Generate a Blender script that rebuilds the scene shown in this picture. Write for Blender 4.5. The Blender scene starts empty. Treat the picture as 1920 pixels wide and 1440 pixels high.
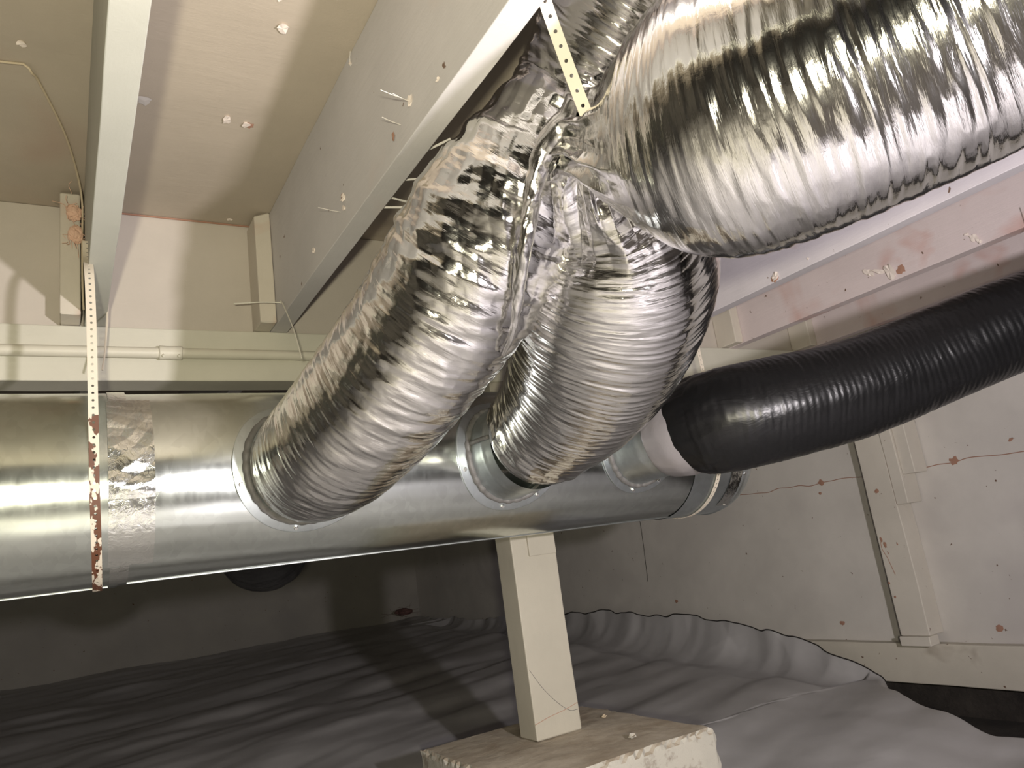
import bpy, math, random
import numpy as np
from mathutils import Vector, Matrix

random.seed(7)
RNG = np.random.RandomState(11)
COL = bpy.context.scene.collection
H = 0.66                                   # camera height above the soil (joist-to-camera 0.63 m)

# ------------------------------------------------------------------ camera
cam_d = bpy.data.cameras.new('camera'); cam = bpy.data.objects.new('camera', cam_d); COL.objects.link(cam)
F_PX = 1400.0
def nrm(v): return v / np.linalg.norm(v)
Jc = nrm(np.array([118-960, 1167-720, F_PX]))          # joist direction seen from the camera
Dc = np.array([F_PX*F_PX/842.0, 0, F_PX]); Dc = nrm(Dc - Jc*Dc.dot(Jc))
Vc = nrm(np.cross(Dc, Jc)); Vc = -Vc if Vc[1] > 0 else Vc
Rw = np.array([Dc, Jc, Vc])                # maps camera (x right, y down, z forward) to world
ax, ay, az = Rw[:, 0], -Rw[:, 1], -Rw[:, 2]
cam.matrix_world = Matrix(((ax[0], ay[0], az[0], 0), (ax[1], ay[1], az[1], 0), (ax[2], ay[2], az[2], H), (0, 0, 0, 1)))
cam_d.sensor_width = 36; cam_d.lens = 36*F_PX/1920; cam_d.clip_start = 0.02; cam_d.clip_end = 60
bpy.context.scene.camera = cam

# ------------------------------------------------------------------ world, exposure, lights
sc = bpy.context.scene
sc.view_settings.view_transform = 'Standard'; sc.view_settings.look = 'None'
sc.view_settings.gamma = 1; sc.view_settings.use_curve_mapping = False
sc.view_settings.exposure = 1.0
w = bpy.data.worlds.new('world'); sc.world = w; w.use_nodes = True
w.node_tree.nodes['Background'].inputs[0].default_value = (0.02, 0.02, 0.022, 1)
w.node_tree.nodes['Background'].inputs[1].default_value = 0.3
def lamp(name, loc, aim, power, col, rad, cone, blend):
    d = bpy.data.lights.new(name, 'SPOT'); d.energy = power; d.color = col; d.shadow_soft_size = rad
    d.spot_size = math.radians(cone); d.spot_blend = blend
    o = bpy.data.objects.new(name, d); o.location = (loc[0], loc[1], loc[2]+H); COL.objects.link(o)
    o.rotation_euler = Vector(aim).to_track_quat('-Z', 'Y').to_euler()
lamp('work_lamp_warm', (-0.10, -0.25, -0.03), (-.15, 1, .22), 42.0, (1.0, 0.93, 0.70), 0.022, 160, .5)
lamp('work_lamp_white', (0.64, -0.28, 0.06), (.30, .95, .06), 55.0, (1.0, 0.93, 0.95), 0.03, 160, .5)

# ------------------------------------------------------------------ materials
def mat(name):
    m = bpy.data.materials.new(name); m.use_nodes = True
    nt = m.node_tree; b = nt.nodes['Principled BSDF']
    return m, nt, b
def node(nt, t, **kw):
    n = nt.nodes.new(t)
    for k, v in kw.items():
        if k in n.inputs: n.inputs[k].default_value = v
        else: setattr(n, k, v)
    return n
def coords(nt, kind='Object', scale=(1, 1, 1), rot=(0, 0, 0)):
    tc = nt.nodes.new('ShaderNodeTexCoord'); mp = nt.nodes.new('ShaderNodeMapping')
    mp.inputs['Scale'].default_value = scale; mp.inputs['Rotation'].default_value = rot
    nt.links.new(tc.outputs[kind], mp.inputs['Vector']); return mp.outputs['Vector']
def noise(nt, vec, scale, detail=4, rough=0.55, dist=0.0):
    n = nt.nodes.new('ShaderNodeTexNoise'); n.inputs['Scale'].default_value = scale
    n.inputs['Detail'].default_value = detail; n.inputs['Roughness'].default_value = rough
    n.inputs['Distortion'].default_value = dist
    nt.links.new(vec, n.inputs['Vector']); return n.outputs['Fac']
def ramp(nt, fac, stops):
    r = nt.nodes.new('ShaderNodeValToRGB'); e = r.color_ramp.elements
    e[0].position, e[0].color = stops[0][0], (*stops[0][1], 1)
    e[1].position, e[1].color = stops[-1][0], (*stops[-1][1], 1)
    for p, c in stops[1:-1]:
        x = e.new(p); x.color = (*c, 1)
    nt.links.new(fac, r.inputs['Fac']); return r.outputs['Color']
def mix(nt, fac, a, b):
    m = nt.nodes.new('ShaderNodeMix'); m.data_type = 'RGBA'
    for v, s in ((fac, m.inputs[0]), (a, m.inputs[6]), (b, m.inputs[7])):
        if hasattr(v, 'is_output') or isinstance(v, bpy.types.NodeSocket): nt.links.new(v, s)
        else: s.default_value = (*v, 1) if isinstance(v, tuple) else v
    return m.outputs[2]
def bump(nt, b, h, strength, dist, prev=None):
    n = nt.nodes.new('ShaderNodeBump'); n.inputs['Strength'].default_value = strength; n.inputs['Distance'].default_value = dist
    nt.links.new(h, n.inputs['Height'])
    if prev: nt.links.new(prev, n.inputs['Normal'])
    nt.links.new(n.outputs['Normal'], b.inputs['Normal']); return n.outputs['Normal']

def paint(name, base, stain=None, stain_lo=0.58, stain_hi=0.8, stain_scale=2.5, rough=0.6, grain=(1, 1, 1), chips=0.0, bs=0.25, seed=0.0):
    m, nt, b = mat(name)
    v = coords(nt); mp = nt.nodes.new('ShaderNodeVectorMath'); mp.operation = 'ADD'; mp.inputs[1].default_value = (seed, seed*2, seed*.7)
    nt.links.new(v, mp.inputs[0]); v = mp.outputs[0]
    vg = coords(nt, 'Object', grain)
    lo = tuple(c*0.86 for c in base)
    c = mix(nt, ramp(nt, noise(nt, v, 3.0, 5, .6), [(.35, (0, 0, 0)), (.7, (1, 1, 1))]), lo, base)
    if stain:
        f = ramp(nt, noise(nt, v, stain_scale, 3, .6, .4), [(stain_lo, (0, 0, 0)), (stain_hi, (1, 1, 1))])
        c = mix(nt, f, c, stain)
    if chips:
        f = ramp(nt, noise(nt, v, 42, 3, .5), [(.74-.01*chips, (0, 0, 0)), (.77-.01*chips, (1, 1, 1))])
        c = mix(nt, f, c, (.16, .10, .07))
    nt.links.new(c, b.inputs['Base Color']); b.inputs['Roughness'].default_value = rough
    b.inputs['Specular IOR Level'].default_value = .3
    n1 = bump(nt, b, noise(nt, vg, 14, 6, .65), bs, .004)
    bump(nt, b, noise(nt, v, 260, 2, .5), .25, .0008, n1)
    return m

M_JOIST = paint('white_joist_paint', (.57, .55, .545), (.56, .46, .42), .60, .85, grain=(1, .12, 3), chips=1)
M_JOIST_R = paint('stained_joist_paint', (.66, .62, .65), (.46, .25, .21), .64, .86, 4.5, grain=(1, .12, 3), chips=2, seed=3.3)
M_BLEED = paint('red_bleed_joist_paint', (.66, .575, .57), (.50, .27, .22), .56, .80, 4.5, grain=(1, .12, 3), chips=2, seed=1.7)
M_JOIST0 = paint('left_joist_paint', (.50, .50, .45), rough=.6, grain=(1, .12, 3), seed=5.1)
M_CEIL = paint('plywood_ceiling_paint', (.47, .41, .335), (.40, .30, .24), .55, .85, 2.2, grain=(.25, 1.6, 1), chips=0, bs=.3, seed=1.2)
M_PANEL = paint('blocking_panel_paint', (.56, .51, .45), (.55, .44, .36), .60, .85, 4, grain=(.3, 1, 1))
M_BEAM = paint('beam_paint', (.64, .62, .53), (.42, .36, .28), .66, .9, 5, grain=(.15, 1, 2), bs=.25)
M_CLEAT = paint('cleat_paint', (.62, .57, .49), (.50, .34, .26), .55, .8, 9, grain=(2, 2, .4))
M_PIPE = paint('conduit_paint', (.68, .65, .55), rough=.45, bs=.08)
M_POST = paint('post_paint', (.46, .43, .36), (.50, .46, .41), .68, .9, 9, grain=(2, 2, .3), chips=0, bs=.2)
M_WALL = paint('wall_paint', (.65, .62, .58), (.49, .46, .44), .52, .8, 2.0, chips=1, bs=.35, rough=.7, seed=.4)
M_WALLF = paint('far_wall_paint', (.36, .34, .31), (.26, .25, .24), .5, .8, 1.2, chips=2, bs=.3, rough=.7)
M_UNSEEN_DARK = paint('darkened_unseen_wall', (.13, .12, .11), (.08, .075, .07), .5, .8, 1.5)  # unseen walls coloured dark so the foil reflects darkness behind the camera
M_STUD = paint('stud_paint', (.66, .62, .55), (.38, .30, .24), .70, .9, 12, chips=2.5, bs=.3)
M_SILL = paint('sill_paint', (.62, .58, .50), (.30, .25, .20), .60, .85, 6, chips=2.5, bs=.4)
M_CHIP, nt, b = mat('torn_paint'); b.inputs['Base Color'].default_value = (.74, .66, .60, 1); b.inputs['Roughness'].default_value = .7
M_RAW, nt, b = mat('bare_wood_spot'); b.inputs['Base Color'].default_value = (.36, .20, .14, 1); b.inputs['Roughness'].default_value = .8
M_DARK, nt, b = mat('dark_crack'); b.inputs['Base Color'].default_value = (.02, .017, .015, 1); b.inputs['Roughness'].default_value = .9

# concrete
M_CONC, nt, b = mat('painted_concrete_footing')
v = coords(nt)
geo = nt.nodes.new('ShaderNodeNewGeometry'); sep = nt.nodes.new('ShaderNodeSeparateXYZ'); nt.links.new(geo.outputs['True Normal'], sep.inputs[0])
top = ramp(nt, sep.outputs['Z'], [(.6, (0, 0, 0)), (.9, (1, 1, 1))])
side = ramp(nt, noise(nt, v, 30, 5, .6), [(.33, (.26, .23, .19)), (.46, (.42, .40, .35))])
topc = ramp(nt, noise(nt, v, 9, 6, .65), [(.35, (.33, .27, .20)), (.65, (.47, .41, .33))])
nt.links.new(mix(nt, top, side, topc), b.inputs['Base Color']); b.inputs['Roughness'].default_value = .85
n1 = bump(nt, b, noise(nt, v, 25, 6, .7), .5, .006); bump(nt, b, noise(nt, v, 180, 3, .6), .4, .0015, n1)

# soil
M_SOIL, nt, b = mat('dark_soil'); v = coords(nt)
nt.links.new(ramp(nt, noise(nt, v, 12, 6, .7), [(.3, (.015, .012, .010)), (.8, (.05, .042, .035))]), b.inputs['Base Color'])
b.inputs['Roughness'].default_value = .95; bump(nt, b, noise(nt, v, 40, 6, .7), .8, .01)

# plastic sheeting
M_SHEET, nt, b = mat('white_plastic_sheeting'); v = coords(nt)
nt.links.new(ramp(nt, noise(nt, v, 3, 4, .6), [(.3, (.40, .39, .395)), (.7, (.50, .49, .50))]), b.inputs['Base Color'])
b.inputs['Roughness'].default_value = .38; b.inputs['Specular IOR Level'].default_value = .5
n1 = bump(nt, b, noise(nt, coords(nt, 'Object', (1, 2.6, 1), (0, 0, .35)), 2.6, 2, .5, .5), .12, .02)
bump(nt, b, noise(nt, v, 30, 3, .5, .8), .08, .003, n1)

# galvanised steel
def galv(name, base, r0, r1, bs=.05):
    m, nt, b = mat(name); v = coords(nt); b.inputs['Metallic'].default_value = 1.0
    vo = nt.nodes.new('ShaderNodeTexVoronoi'); vo.inputs['Scale'].default_value = 75
    nt.links.new(coords(nt, 'Object', (1, 1, .55)), vo.inputs['Vector'])
    sp = nt.nodes.new('ShaderNodeSeparateColor'); nt.links.new(vo.outputs['Color'], sp.inputs[0])
    nt.links.new(mix(nt, sp.outputs[0], tuple(c*.90 for c in base), base), b.inputs['Base Color'])
    mr = nt.nodes.new('ShaderNodeMapRange'); mr.inputs['To Min'].default_value = r0; mr.inputs['To Max'].default_value = r1
    nt.links.new(noise(nt, coords(nt, 'Object', (3, .6, .6)), 20, 4, .6), mr.inputs['Value']); nt.links.new(mr.outputs[0], b.inputs['Roughness'])
    n1 = bump(nt, b, noise(nt, coords(nt, 'Object', (.5, 1.2, 1.2)), 4, 3, .5), .22, .02)
    bump(nt, b, sp.outputs[1], bs, .0006, n1)
    return m
M_GALV = galv('galvanized_duct_steel', (.66, .70, .67), .15, .25, .12)
M_GALV2 = galv('galvanized_collar_steel', (.60, .65, .66), .34, .42, .03)
M_SEAM = galv('galvanized_seam_steel', (.34, .36, .35), .45, .5, .02)
M_SEALANT, nt, b = mat('grey_duct_sealant'); v = coords(nt)
nt.links.new(ramp(nt, noise(nt, v, 60, 3), [(.3, (.10, .096, .092)), (.7, (.14, .135, .13))]), b.inputs['Base Color']); b.inputs['Roughness'].default_value = .55
bump(nt, b, noise(nt, v, 120, 4, .6), .5, .002)
M_SCREW, nt, b = mat('zinc_screw'); b.inputs['Metallic'].default_value = 1; b.inputs['Base Color'].default_value = (.9, .9, .88, 1); b.inputs['Roughness'].default_value = .2

# foil
def foil(name, base, rough, b1, d1, b2, d2, sx=150, sy=14):
    m, nt, b = mat(name); b.inputs['Metallic'].default_value = 1.0; b.inputs['Base Color'].default_value = (*base, 1)
    b.inputs['Roughness'].default_value = rough
    uv = coords(nt, 'UV', (1, 1, 1))
    st = coords(nt, 'UV', (sx, sy, 1), (0, 0, .10))
    def ridged(h):
        a = nt.nodes.new('ShaderNodeMath'); a.operation = 'SUBTRACT'; a.inputs[1].default_value = .5; nt.links.new(h, a.inputs[0])
        c = nt.nodes.new('ShaderNodeMath'); c.operation = 'ABSOLUTE'; nt.links.new(a.outputs[0], c.inputs[0]); return c.outputs[0]
    n1 = bump(nt, b, ridged(noise(nt, st, 1.0, 3, .6, .5)), b1*1.6, d1)
    st2 = coords(nt, 'UV', (sx*2.6, sy*4, 1), (0, 0, -.16))
    n2 = bump(nt, b, ridged(noise(nt, st2, 1.0, 3, .6, .3)), b1*1.3, d1*.5, n1)
    bump(nt, b, noise(nt, uv, 60, 4, .6, .6), b2, d2, n2)
    return m
M_FOIL = foil('silver_foil_jacket', (.80, .79, .77), .12, .20, .0020, .16, .0014)
M_FOILTAPE, nt, b = mat('aluminium_foil_tape'); b.inputs['Metallic'].default_value = 1; b.inputs['Base Color'].default_value = (.72, .73, .70, 1); b.inputs['Roughness'].default_value = .16
bump(nt, b, noise(nt, coords(nt), 55, 4, .6, 1.5), .35, .003)
M_BLACK, nt, b = mat('black_plastic_jacket'); b.inputs['Base Color'].default_value = (.006, .006, .0065, 1); b.inputs['Roughness'].default_value = .33
b.inputs['Specular IOR Level'].default_value = .35
n1 = bump(nt, b, noise(nt, coords(nt, 'UV', (90, 10, 1), (0, 0, .2)), 1, 4, .6, .4), .25, .0015)
bump(nt, b, noise(nt, coords(nt, 'UV'), 14, 4, .6, .6), .35, .006, n1)
M_GASKET, nt, b = mat('grey_inner_liner'); b.inputs['Base Color'].default_value = (.33, .31, .32, 1); b.inputs['Roughness'].default_value = .35
b.inputs['Metallic'].default_value = .4
bump(nt, b, noise(nt, coords(nt), 30, 4, .6, 1), .3, .003)

# straps: cream paint over rust
def strap_mat(name, lo, hi, rustc=(.11, .042, .02)):
    m, nt, b = mat(name)
    f = ramp(nt, noise(nt, coords(nt, 'UV', (26, 60, 1)), 1, 3, .6), [(lo, (1, 1, 1)), (hi, (0, 0, 0))])
    nt.links.new(mix(nt, f, (.60, .54, .45), rustc), b.inputs['Base Color']); b.inputs['Roughness'].default_value = .6
    bump(nt, b, f, .3, .0006)
    return m
M_STRAP = strap_mat('cream_painted_strap', .28, .30)
M_STRAPR = strap_mat('rusty_strap', .50, .52)
M_STRAP2 = strap_mat('pale_painted_strap', .15, .17)
M_STRAP3 = strap_mat('pinkish_painted_strap', .30, .34, (.35, .2, .15))
M_WIRE, nt, b = mat('cream_cable'); b.inputs['Base Color'].default_value = (.50, .42, .30, 1); b.inputs['Roughness'].default_value = .6
M_WIREB, nt, b = mat('pale_wire'); b.inputs['Base Color'].default_value = (.72, .70, .62, 1); b.inputs['Roughness'].default_value = .5
M_FLUFF, nt, b = mat('pink_insulation'); b.inputs['Base Color'].default_value = (.66, .44, .33, 1); b.inputs['Roughness'].default_value = .95
M_FLUFFD, nt, b = mat('red_insulation'); b.inputs['Base Color'].default_value = (.15, .08, .07, 1); b.inputs['Roughness'].default_value = .95
M_SPLINT, nt, b = mat('painted_splinter'); b.inputs['Base Color'].default_value = (.70, .67, .62, 1); b.inputs['Roughness'].default_value = .6

# ------------------------------------------------------------------ object helpers
ORG = {}
def build(name, V, F, m, parent=None, origin=None, smooth=False, uv=None, kind=None, wrap=0.0):
    V = np.asarray(V, float)
    if parent is None:
        if origin is None:
            origin = np.array([V[:, 0].mean(), V[:, 1].mean(), V[:, 2].min()])
        o3 = np.asarray(origin, float)
    else: o3 = ORG[parent.name]
    me = bpy.data.meshes.new(name)
    L = V - o3
    if isinstance(F, np.ndarray):
        n = len(F); k = F.shape[1]
        me.vertices.add(len(L)); me.vertices.foreach_set('co', L.astype(np.float32).ravel())
        me.loops.add(n*k); me.loops.foreach_set('vertex_index', F.astype(np.int32).ravel())
        me.polygons.add(n); me.polygons.foreach_set('loop_start', np.arange(0, n*k, k, dtype=np.int32))
        me.polygons.foreach_set('loop_total', np.full(n, k, dtype=np.int32))
        me.update(calc_edges=True)
    else:
        me.from_pydata([tuple(p) for p in L], [], F); me.update()
    if uv is not None:                      # per-vertex uv
        ul = me.uv_layers.new(name='UVMap'); idx = np.empty(len(me.loops), dtype=np.int32); me.loops.foreach_get('vertex_index', idx)
        lu = np.asarray(uv, np.float32)[idx].copy()
        if wrap:                                # faces that close the ring: continue v instead of jumping back to 0
            fi = np.empty(len(me.loops), dtype=np.int32)
            for p in me.polygons: fi[p.loop_start:p.loop_start+p.loop_total] = p.index
            mx = np.zeros(len(me.polygons), np.float32); np.maximum.at(mx, fi, lu[:, 1])
            lu[:, 1] += np.where((mx[fi]-lu[:, 1]) > wrap*.5, wrap, 0)
        ul.data.foreach_set('uv', lu.ravel())
    me.materials.append(m)
    if smooth: me.polygons.foreach_set('use_smooth', [True]*len(me.polygons))
    me.validate(); me.update()
    ob = bpy.data.objects.new(name, me); COL.objects.link(ob)
    if parent is None: ob.location = (o3[0], o3[1], o3[2]+H); ORG[ob.name] = o3
    else: ob.parent = parent; ORG[ob.name] = o3
    if kind: ob['kind'] = kind
    return ob
def thing(name, loc):
    o = bpy.data.objects.new(name, None); COL.objects.link(o); o.location = (loc[0], loc[1], loc[2]+H)
    o.empty_display_size = .05; ORG[o.name] = np.array(loc, float); return o
def tag(o, label, cat, group=None, kind=None):
    o['label'] = label; o['category'] = cat
    if group: o['group'] = group
    if kind: o['kind'] = kind
    return o

def vnoise(P, seed=0):
    """smooth 3-d value noise in [-1, 1]; P is (n, 3)"""
    P = np.asarray(P, float); I = np.floor(P).astype(np.int64); f = P - I; f = f*f*f*(f*(f*6-15)+10)
    def h(i, j, k):
        n = (i*374761393 + j*668265263 + k*2147483647 + seed*974634777) & 0xffffffff
        n = ((n ^ (n >> 13)) * 1274126177) & 0xffffffff
        n = ((n ^ (n >> 16)) * 2246822519) & 0xffffffff
        return ((n ^ (n >> 15)) & 0xffff)/32767.5 - 1
    i, j, k = I[:, 0], I[:, 1], I[:, 2]; x, y, z = f[:, 0], f[:, 1], f[:, 2]
    c = [[[h(i+a, j+b_, k+c_) for c_ in (0, 1)] for b_ in (0, 1)] for a in (0, 1)]
    l = lambda a, b_, t: a + (b_-a)*t
    return l(l(l(c[0][0][0], c[0][0][1], z), l(c[0][1][0], c[0][1][1], z), y), l(l(c[1][0][0], c[1][0][1], z), l(c[1][1][0], c[1][1][1], z), y), x)
def fbm(P, oct=3, seed=0):
    s = 0; a = 1; t = 0
    for q in range(oct): s = s + a*vnoise(np.asarray(P)*2**q, seed+q*17); t += a; a *= .5
    return s/t
def tri(x): return np.abs((x % 1.0) - .5)*4 - 1
def crumple(P, seed, n=6, scale=1.0):
    """creased, faceted height from a sum of warped triangle waves"""
    r = np.random.RandomState(seed); s = 0; t = 0
    W = np.stack([vnoise(P*scale*.9, seed+q) for q in range(3)], 1)*.22/scale
    for q in range(n):
        d = r.randn(3); d /= np.linalg.norm(d); k = scale*(.6+.35*q); a = 1/(1+.45*q)
        s = s + a*tri((P+W) @ d * k + r.rand()); t += a
    return s/t

def box(x0, x1, y0, y1, z0, z1, bev=.002, wob=0.0, seg=None, seed=0):
    """beveled timber: rounded-corner section; long axis subdivided and slightly wavy"""
    dims = [x1-x0, y1-y0, z1-z0]; L = int(np.argmax(dims)); A, B = [q for q in range(3) if q != L]
    lo = [x0, y0, z0]; hi = [x1, y1, z1]
    n = seg or (max(2, int(dims[L]/.05)) if wob else 2)
    sec = []
    for (sa, sb) in ((0, 0), (1, 0), (1, 1), (0, 1)):
        ca = lo[A]+bev if sa == 0 else hi[A]-bev; cb = lo[B]+bev if sb == 0 else hi[B]-bev
        a0 = {(0, 0): 180, (1, 0): 270, (1, 1): 0, (0, 1): 90}[(sa, sb)]
        for k in (0, 45, 90):
            t = math.radians(a0+k); sec.append((ca+bev*math.cos(t), cb+bev*math.sin(t)))
    sec = np.array(sec); m = len(sec); V = []
    ts = [0.0] + list(np.linspace(bev/dims[L], 1-bev/dims[L], n)) + [1.0]
    cen = sec.mean(0)
    for q, t in enumerate(ts):
        s = sec.copy()
        if q in (0, len(ts)-1): s = cen + (s-cen)*(1-np.array([bev/dims[A], bev/dims[B]])*1.6)
        P = np.zeros((m, 3)); P[:, A] = s[:, 0]; P[:, B] = s[:, 1]; P[:, L] = lo[L]+t*dims[L]
        V.append(P)
    V = np.concatenate(V)
    if wob:
        for ax_ in (A, B): V[:, ax_] += wob*vnoise(V*np.array([7, 7, 7])+31*ax_, seed+ax_)
    F = []
    for q in range(len(ts)-1):
        for k in range(m):
            a, b_ = q*m+k, q*m+(k+1) % m; F.append((a, b_, b_+m, a+m))
    F.append(tuple(range(m))[::-1]); F.append(tuple(range((len(ts)-1)*m, len(ts)*m)))
    return V, F
def merge(parts):
    V = []; F = []; n = 0
    for v, f in parts:
        V.append(np.asarray(v, float)); F += [tuple(int(i)+n for i in q) for q in f]; n += len(v)
    return np.concatenate(V), F
def spline(pts, n):
    """Catmull-Rom through pts (any dimension), resampled evenly by length of first three columns"""
    P = np.asarray(pts, float); P = np.vstack([2*P[0]-P[1], P, 2*P[-1]-P[-2]]); out = []
    for i in range(1, len(P)-2):
        t = np.linspace(0, 1, 60, endpoint=False)[:, None]
        a, b_, c, d = P[i-1], P[i], P[i+1], P[i+2]
        out.append(.5*((2*b_)+(c-a)*t+(2*a-5*b_+4*c-d)*t*t+(3*b_-a-3*c+d)*t**3))
    out = np.vstack(out+[P[-2][None]])
    s = np.r_[0, np.cumsum(np.linalg.norm(np.diff(out[:, :3], axis=0), axis=1))]
    u = np.linspace(0, s[-1], n)
    return np.stack([np.interp(u, s, out[:, k]) for k in range(out.shape[1])], 1), u
def frames(P):
    T = np.gradient(P, axis=0); T /= np.linalg.norm(T, axis=1)[:, None]
    N = np.zeros_like(T); n = np.cross(T[0], [0, 0, 1.0]);
    if np.linalg.norm(n) < .1: n = np.cross(T[0], [1.0, 0, 0])
    for i in range(len(P)):
        n = n - T[i]*n.dot(T[i]); n /= np.linalg.norm(n); N[i] = n
    return T, N, np.cross(T, N)
def tube(pts, nu, nv, disp=None, cap=True, rcol=True):
    """tube swept along pts (x, y, z, r); disp(u, theta, ring centre) -> radial offset"""
    Q, u = spline(pts, nu); P, R = Q[:, :3], Q[:, 3]
    T, N, B = frames(P)
    th = np.linspace(0, 2*math.pi, nv, endpoint=False)
    c, s = -np.cos(th), -np.sin(th)          # the join of the ring lies on the far side
    D = N[:, None, :]*c[None, :, None] + B[:, None, :]*s[None, :, None]
    r = np.repeat(R[:, None], nv, 1)
    if disp is not None:
        U = np.repeat(u[:, None], nv, 1); TH = np.repeat(th[None], nu, 0)
        r = r + disp(U, TH, r)
    V = (P[:, None, :] + D*r[:, :, None]).reshape(-1, 3)
    i = np.arange(nu-1)[:, None]; j = np.arange(nv)[None]
    a = i*nv+j; b_ = i*nv+(j+1) % nv
    F = np.stack([a, a+nv, b_+nv, b_], -1).reshape(-1, 4)
    uv = np.stack([np.repeat(u, nv), np.tile(th*.14, nu)], 1)
    if cap:
        V = np.vstack([V, P[0], P[-1]]); uv = np.vstack([uv, [[0, 0], [u[-1], 0]]])
        e0, e1 = nu*nv, nu*nv+1; jj = np.arange(nv)
        c0 = np.stack([np.full(nv, e0), jj, (jj+1) % nv, np.full(nv, e0)], 1)[:, :3]
        c1 = np.stack([np.full(nv, e1), (nu-1)*nv+(jj+1) % nv, (nu-1)*nv+jj], 1)
        Fl = [tuple(x) for x in F.tolist()] + [tuple(x) for x in c0.tolist()] + [tuple(x) for x in c1.tolist()]
        return V, Fl, uv
    return V, F, uv
def wire(pts, r, nu=40, nv=8):
    return tube([(*p, r) for p in pts], nu, nv)

def flake(c, n, size, seed, aspect=1.0):
    """torn paint chip standing slightly off a surface with normal n"""
    r = np.random.RandomState(seed); n = nrm(np.array(n, float)); a = nrm(np.cross(n, [.3, .5, .8])); b_ = np.cross(n, a)
    ang = r.rand()*6.28; a, b_ = a*math.cos(ang)+b_*math.sin(ang), b_*math.cos(ang)-a*math.sin(ang)
    k = 11; V = [np.array(c)+n*size*.35]
    for q in range(k):
        t = q/k*6.283; rr = size*(.6+.5*r.rand()); V.append(np.array(c)+a*math.cos(t)*rr*aspect+b_*math.sin(t)*rr+n*size*(.10+.45*r.rand()))
    for q in range(k):
        t = q/k*6.283; rr = size*(.45+.2*r.rand()); V.append(np.array(c)+a*math.cos(t)*rr*aspect+b_*math.sin(t)*rr-n*.0015)
    F = []
    for q in range(k):
        F.append((0, 1+q, 1+(q+1) % k)); F.append((1+q, 1+k+q, 1+k+(q+1) % k, 1+(q+1) % k))
    return np.array(V), F
def blotch(c, n, size, seed, aspect=1.0):
    """thin bare spot: a low, irregular lens of exposed wood on the surface"""
    r = np.random.RandomState(seed); n = nrm(np.array(n, float)); a = nrm(np.cross(n, [.1, .2, .97])) if abs(n[2]) < .9 else np.array([1., 0, 0]); b_ = np.cross(n, a)
    k = 14; V = [np.array(c)+n*.0012]
    for q in range(k):
        t = q/k*6.283; rr = size*(.65+.6*r.rand()); V.append(np.array(c)+a*math.cos(t)*rr*aspect+b_*math.sin(t)*rr+n*.0002)
    return np.array(V), [(0, 1+q, 1+(q+1) % k) for q in range(k)]

# ------------------------------------------------------------------ the room
XW, YF = 2.75, 6.50                        # right wall face, far wall face
ZJ, ZC = 0.63, 0.924                       # joist underside, ceiling underside (relative to the camera)
def slab(name, x0, x1, y0, y1, z0, z1, m): return build(name, *box(x0, x1, y0, y1, z0, z1, .0005), m, kind='structure')
slab('floor', -2.3, XW+.2, -3.6, YF+.2, -.95, -.76, M_SOIL)
slab('ceiling', -2.3, XW+.2, -3.6, YF+.2, ZC, ZC+.02, M_CEIL)
slab('wall_right', XW, XW+.15, -3.6, YF, -.645, ZC, M_WALL)
slab('sill_gap_dark', XW, XW+.15, -3.6, YF, -.76, -.6455, M_SOIL)  # dark soil-coloured strip added so the gap under the sill reads black
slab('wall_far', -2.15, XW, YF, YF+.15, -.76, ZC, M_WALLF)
slab('wall_left', -2.3, -2.15, -3.6, YF, -.76, ZC, M_UNSEEN_DARK)
slab('wall_back', -2.3, XW+.15, -3.75, -3.6, -.76, ZC, M_UNSEEN_DARK)
# concrete curb and bottom plate along the right wall
build('trim_1', *box(XW-.045, XW, -3.59, YF-.01, -.648, -.505, .004, .002, seed=4), M_SILL, kind='structure')

# floor joists (16 in centres)
JX = [.041, .446, .853, 1.259, 1.662, 2.072, 2.478]
JL = ['white painted floor joist, leftmost in view, its underside pale green-white above the rusty strap',
      'big chipped white floor joist running up just left of the crumpled foil duct',
      'painted floor joist mostly hidden behind the crumpled foil ducts',
      'painted floor joist above the big foil duct, hidden behind it',
      'lilac white floor joist showing right below the big foil duct, with one white chip',
      'reddish stained floor joist with a torn wood patch, second below the big foil duct',
      'pinkish floor joist just above the black duct']
joists = []
for k, x in enumerate(JX):
    m = [M_JOIST0, M_JOIST, M_JOIST, M_JOIST, M_JOIST_R, M_BLEED, M_BLEED][k]
    o = build('floor_joist', *box(x, x+.041, -3.59, YF-.01, ZJ, ZC, .0015, .0012, seed=k), m)
    tag(o, JL[k], 'joist', 'floor joists under the subfloor'); joists.append(o)
# beam under the joists
beam = tag(build('support_beam', *box(-2.14, XW-.01, 1.81, 1.90, .503, .6295, .003, .0015, seed=9), M_BEAM),
           'long cream painted beam crossing behind the round metal duct, under the joists', 'beam')
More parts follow.
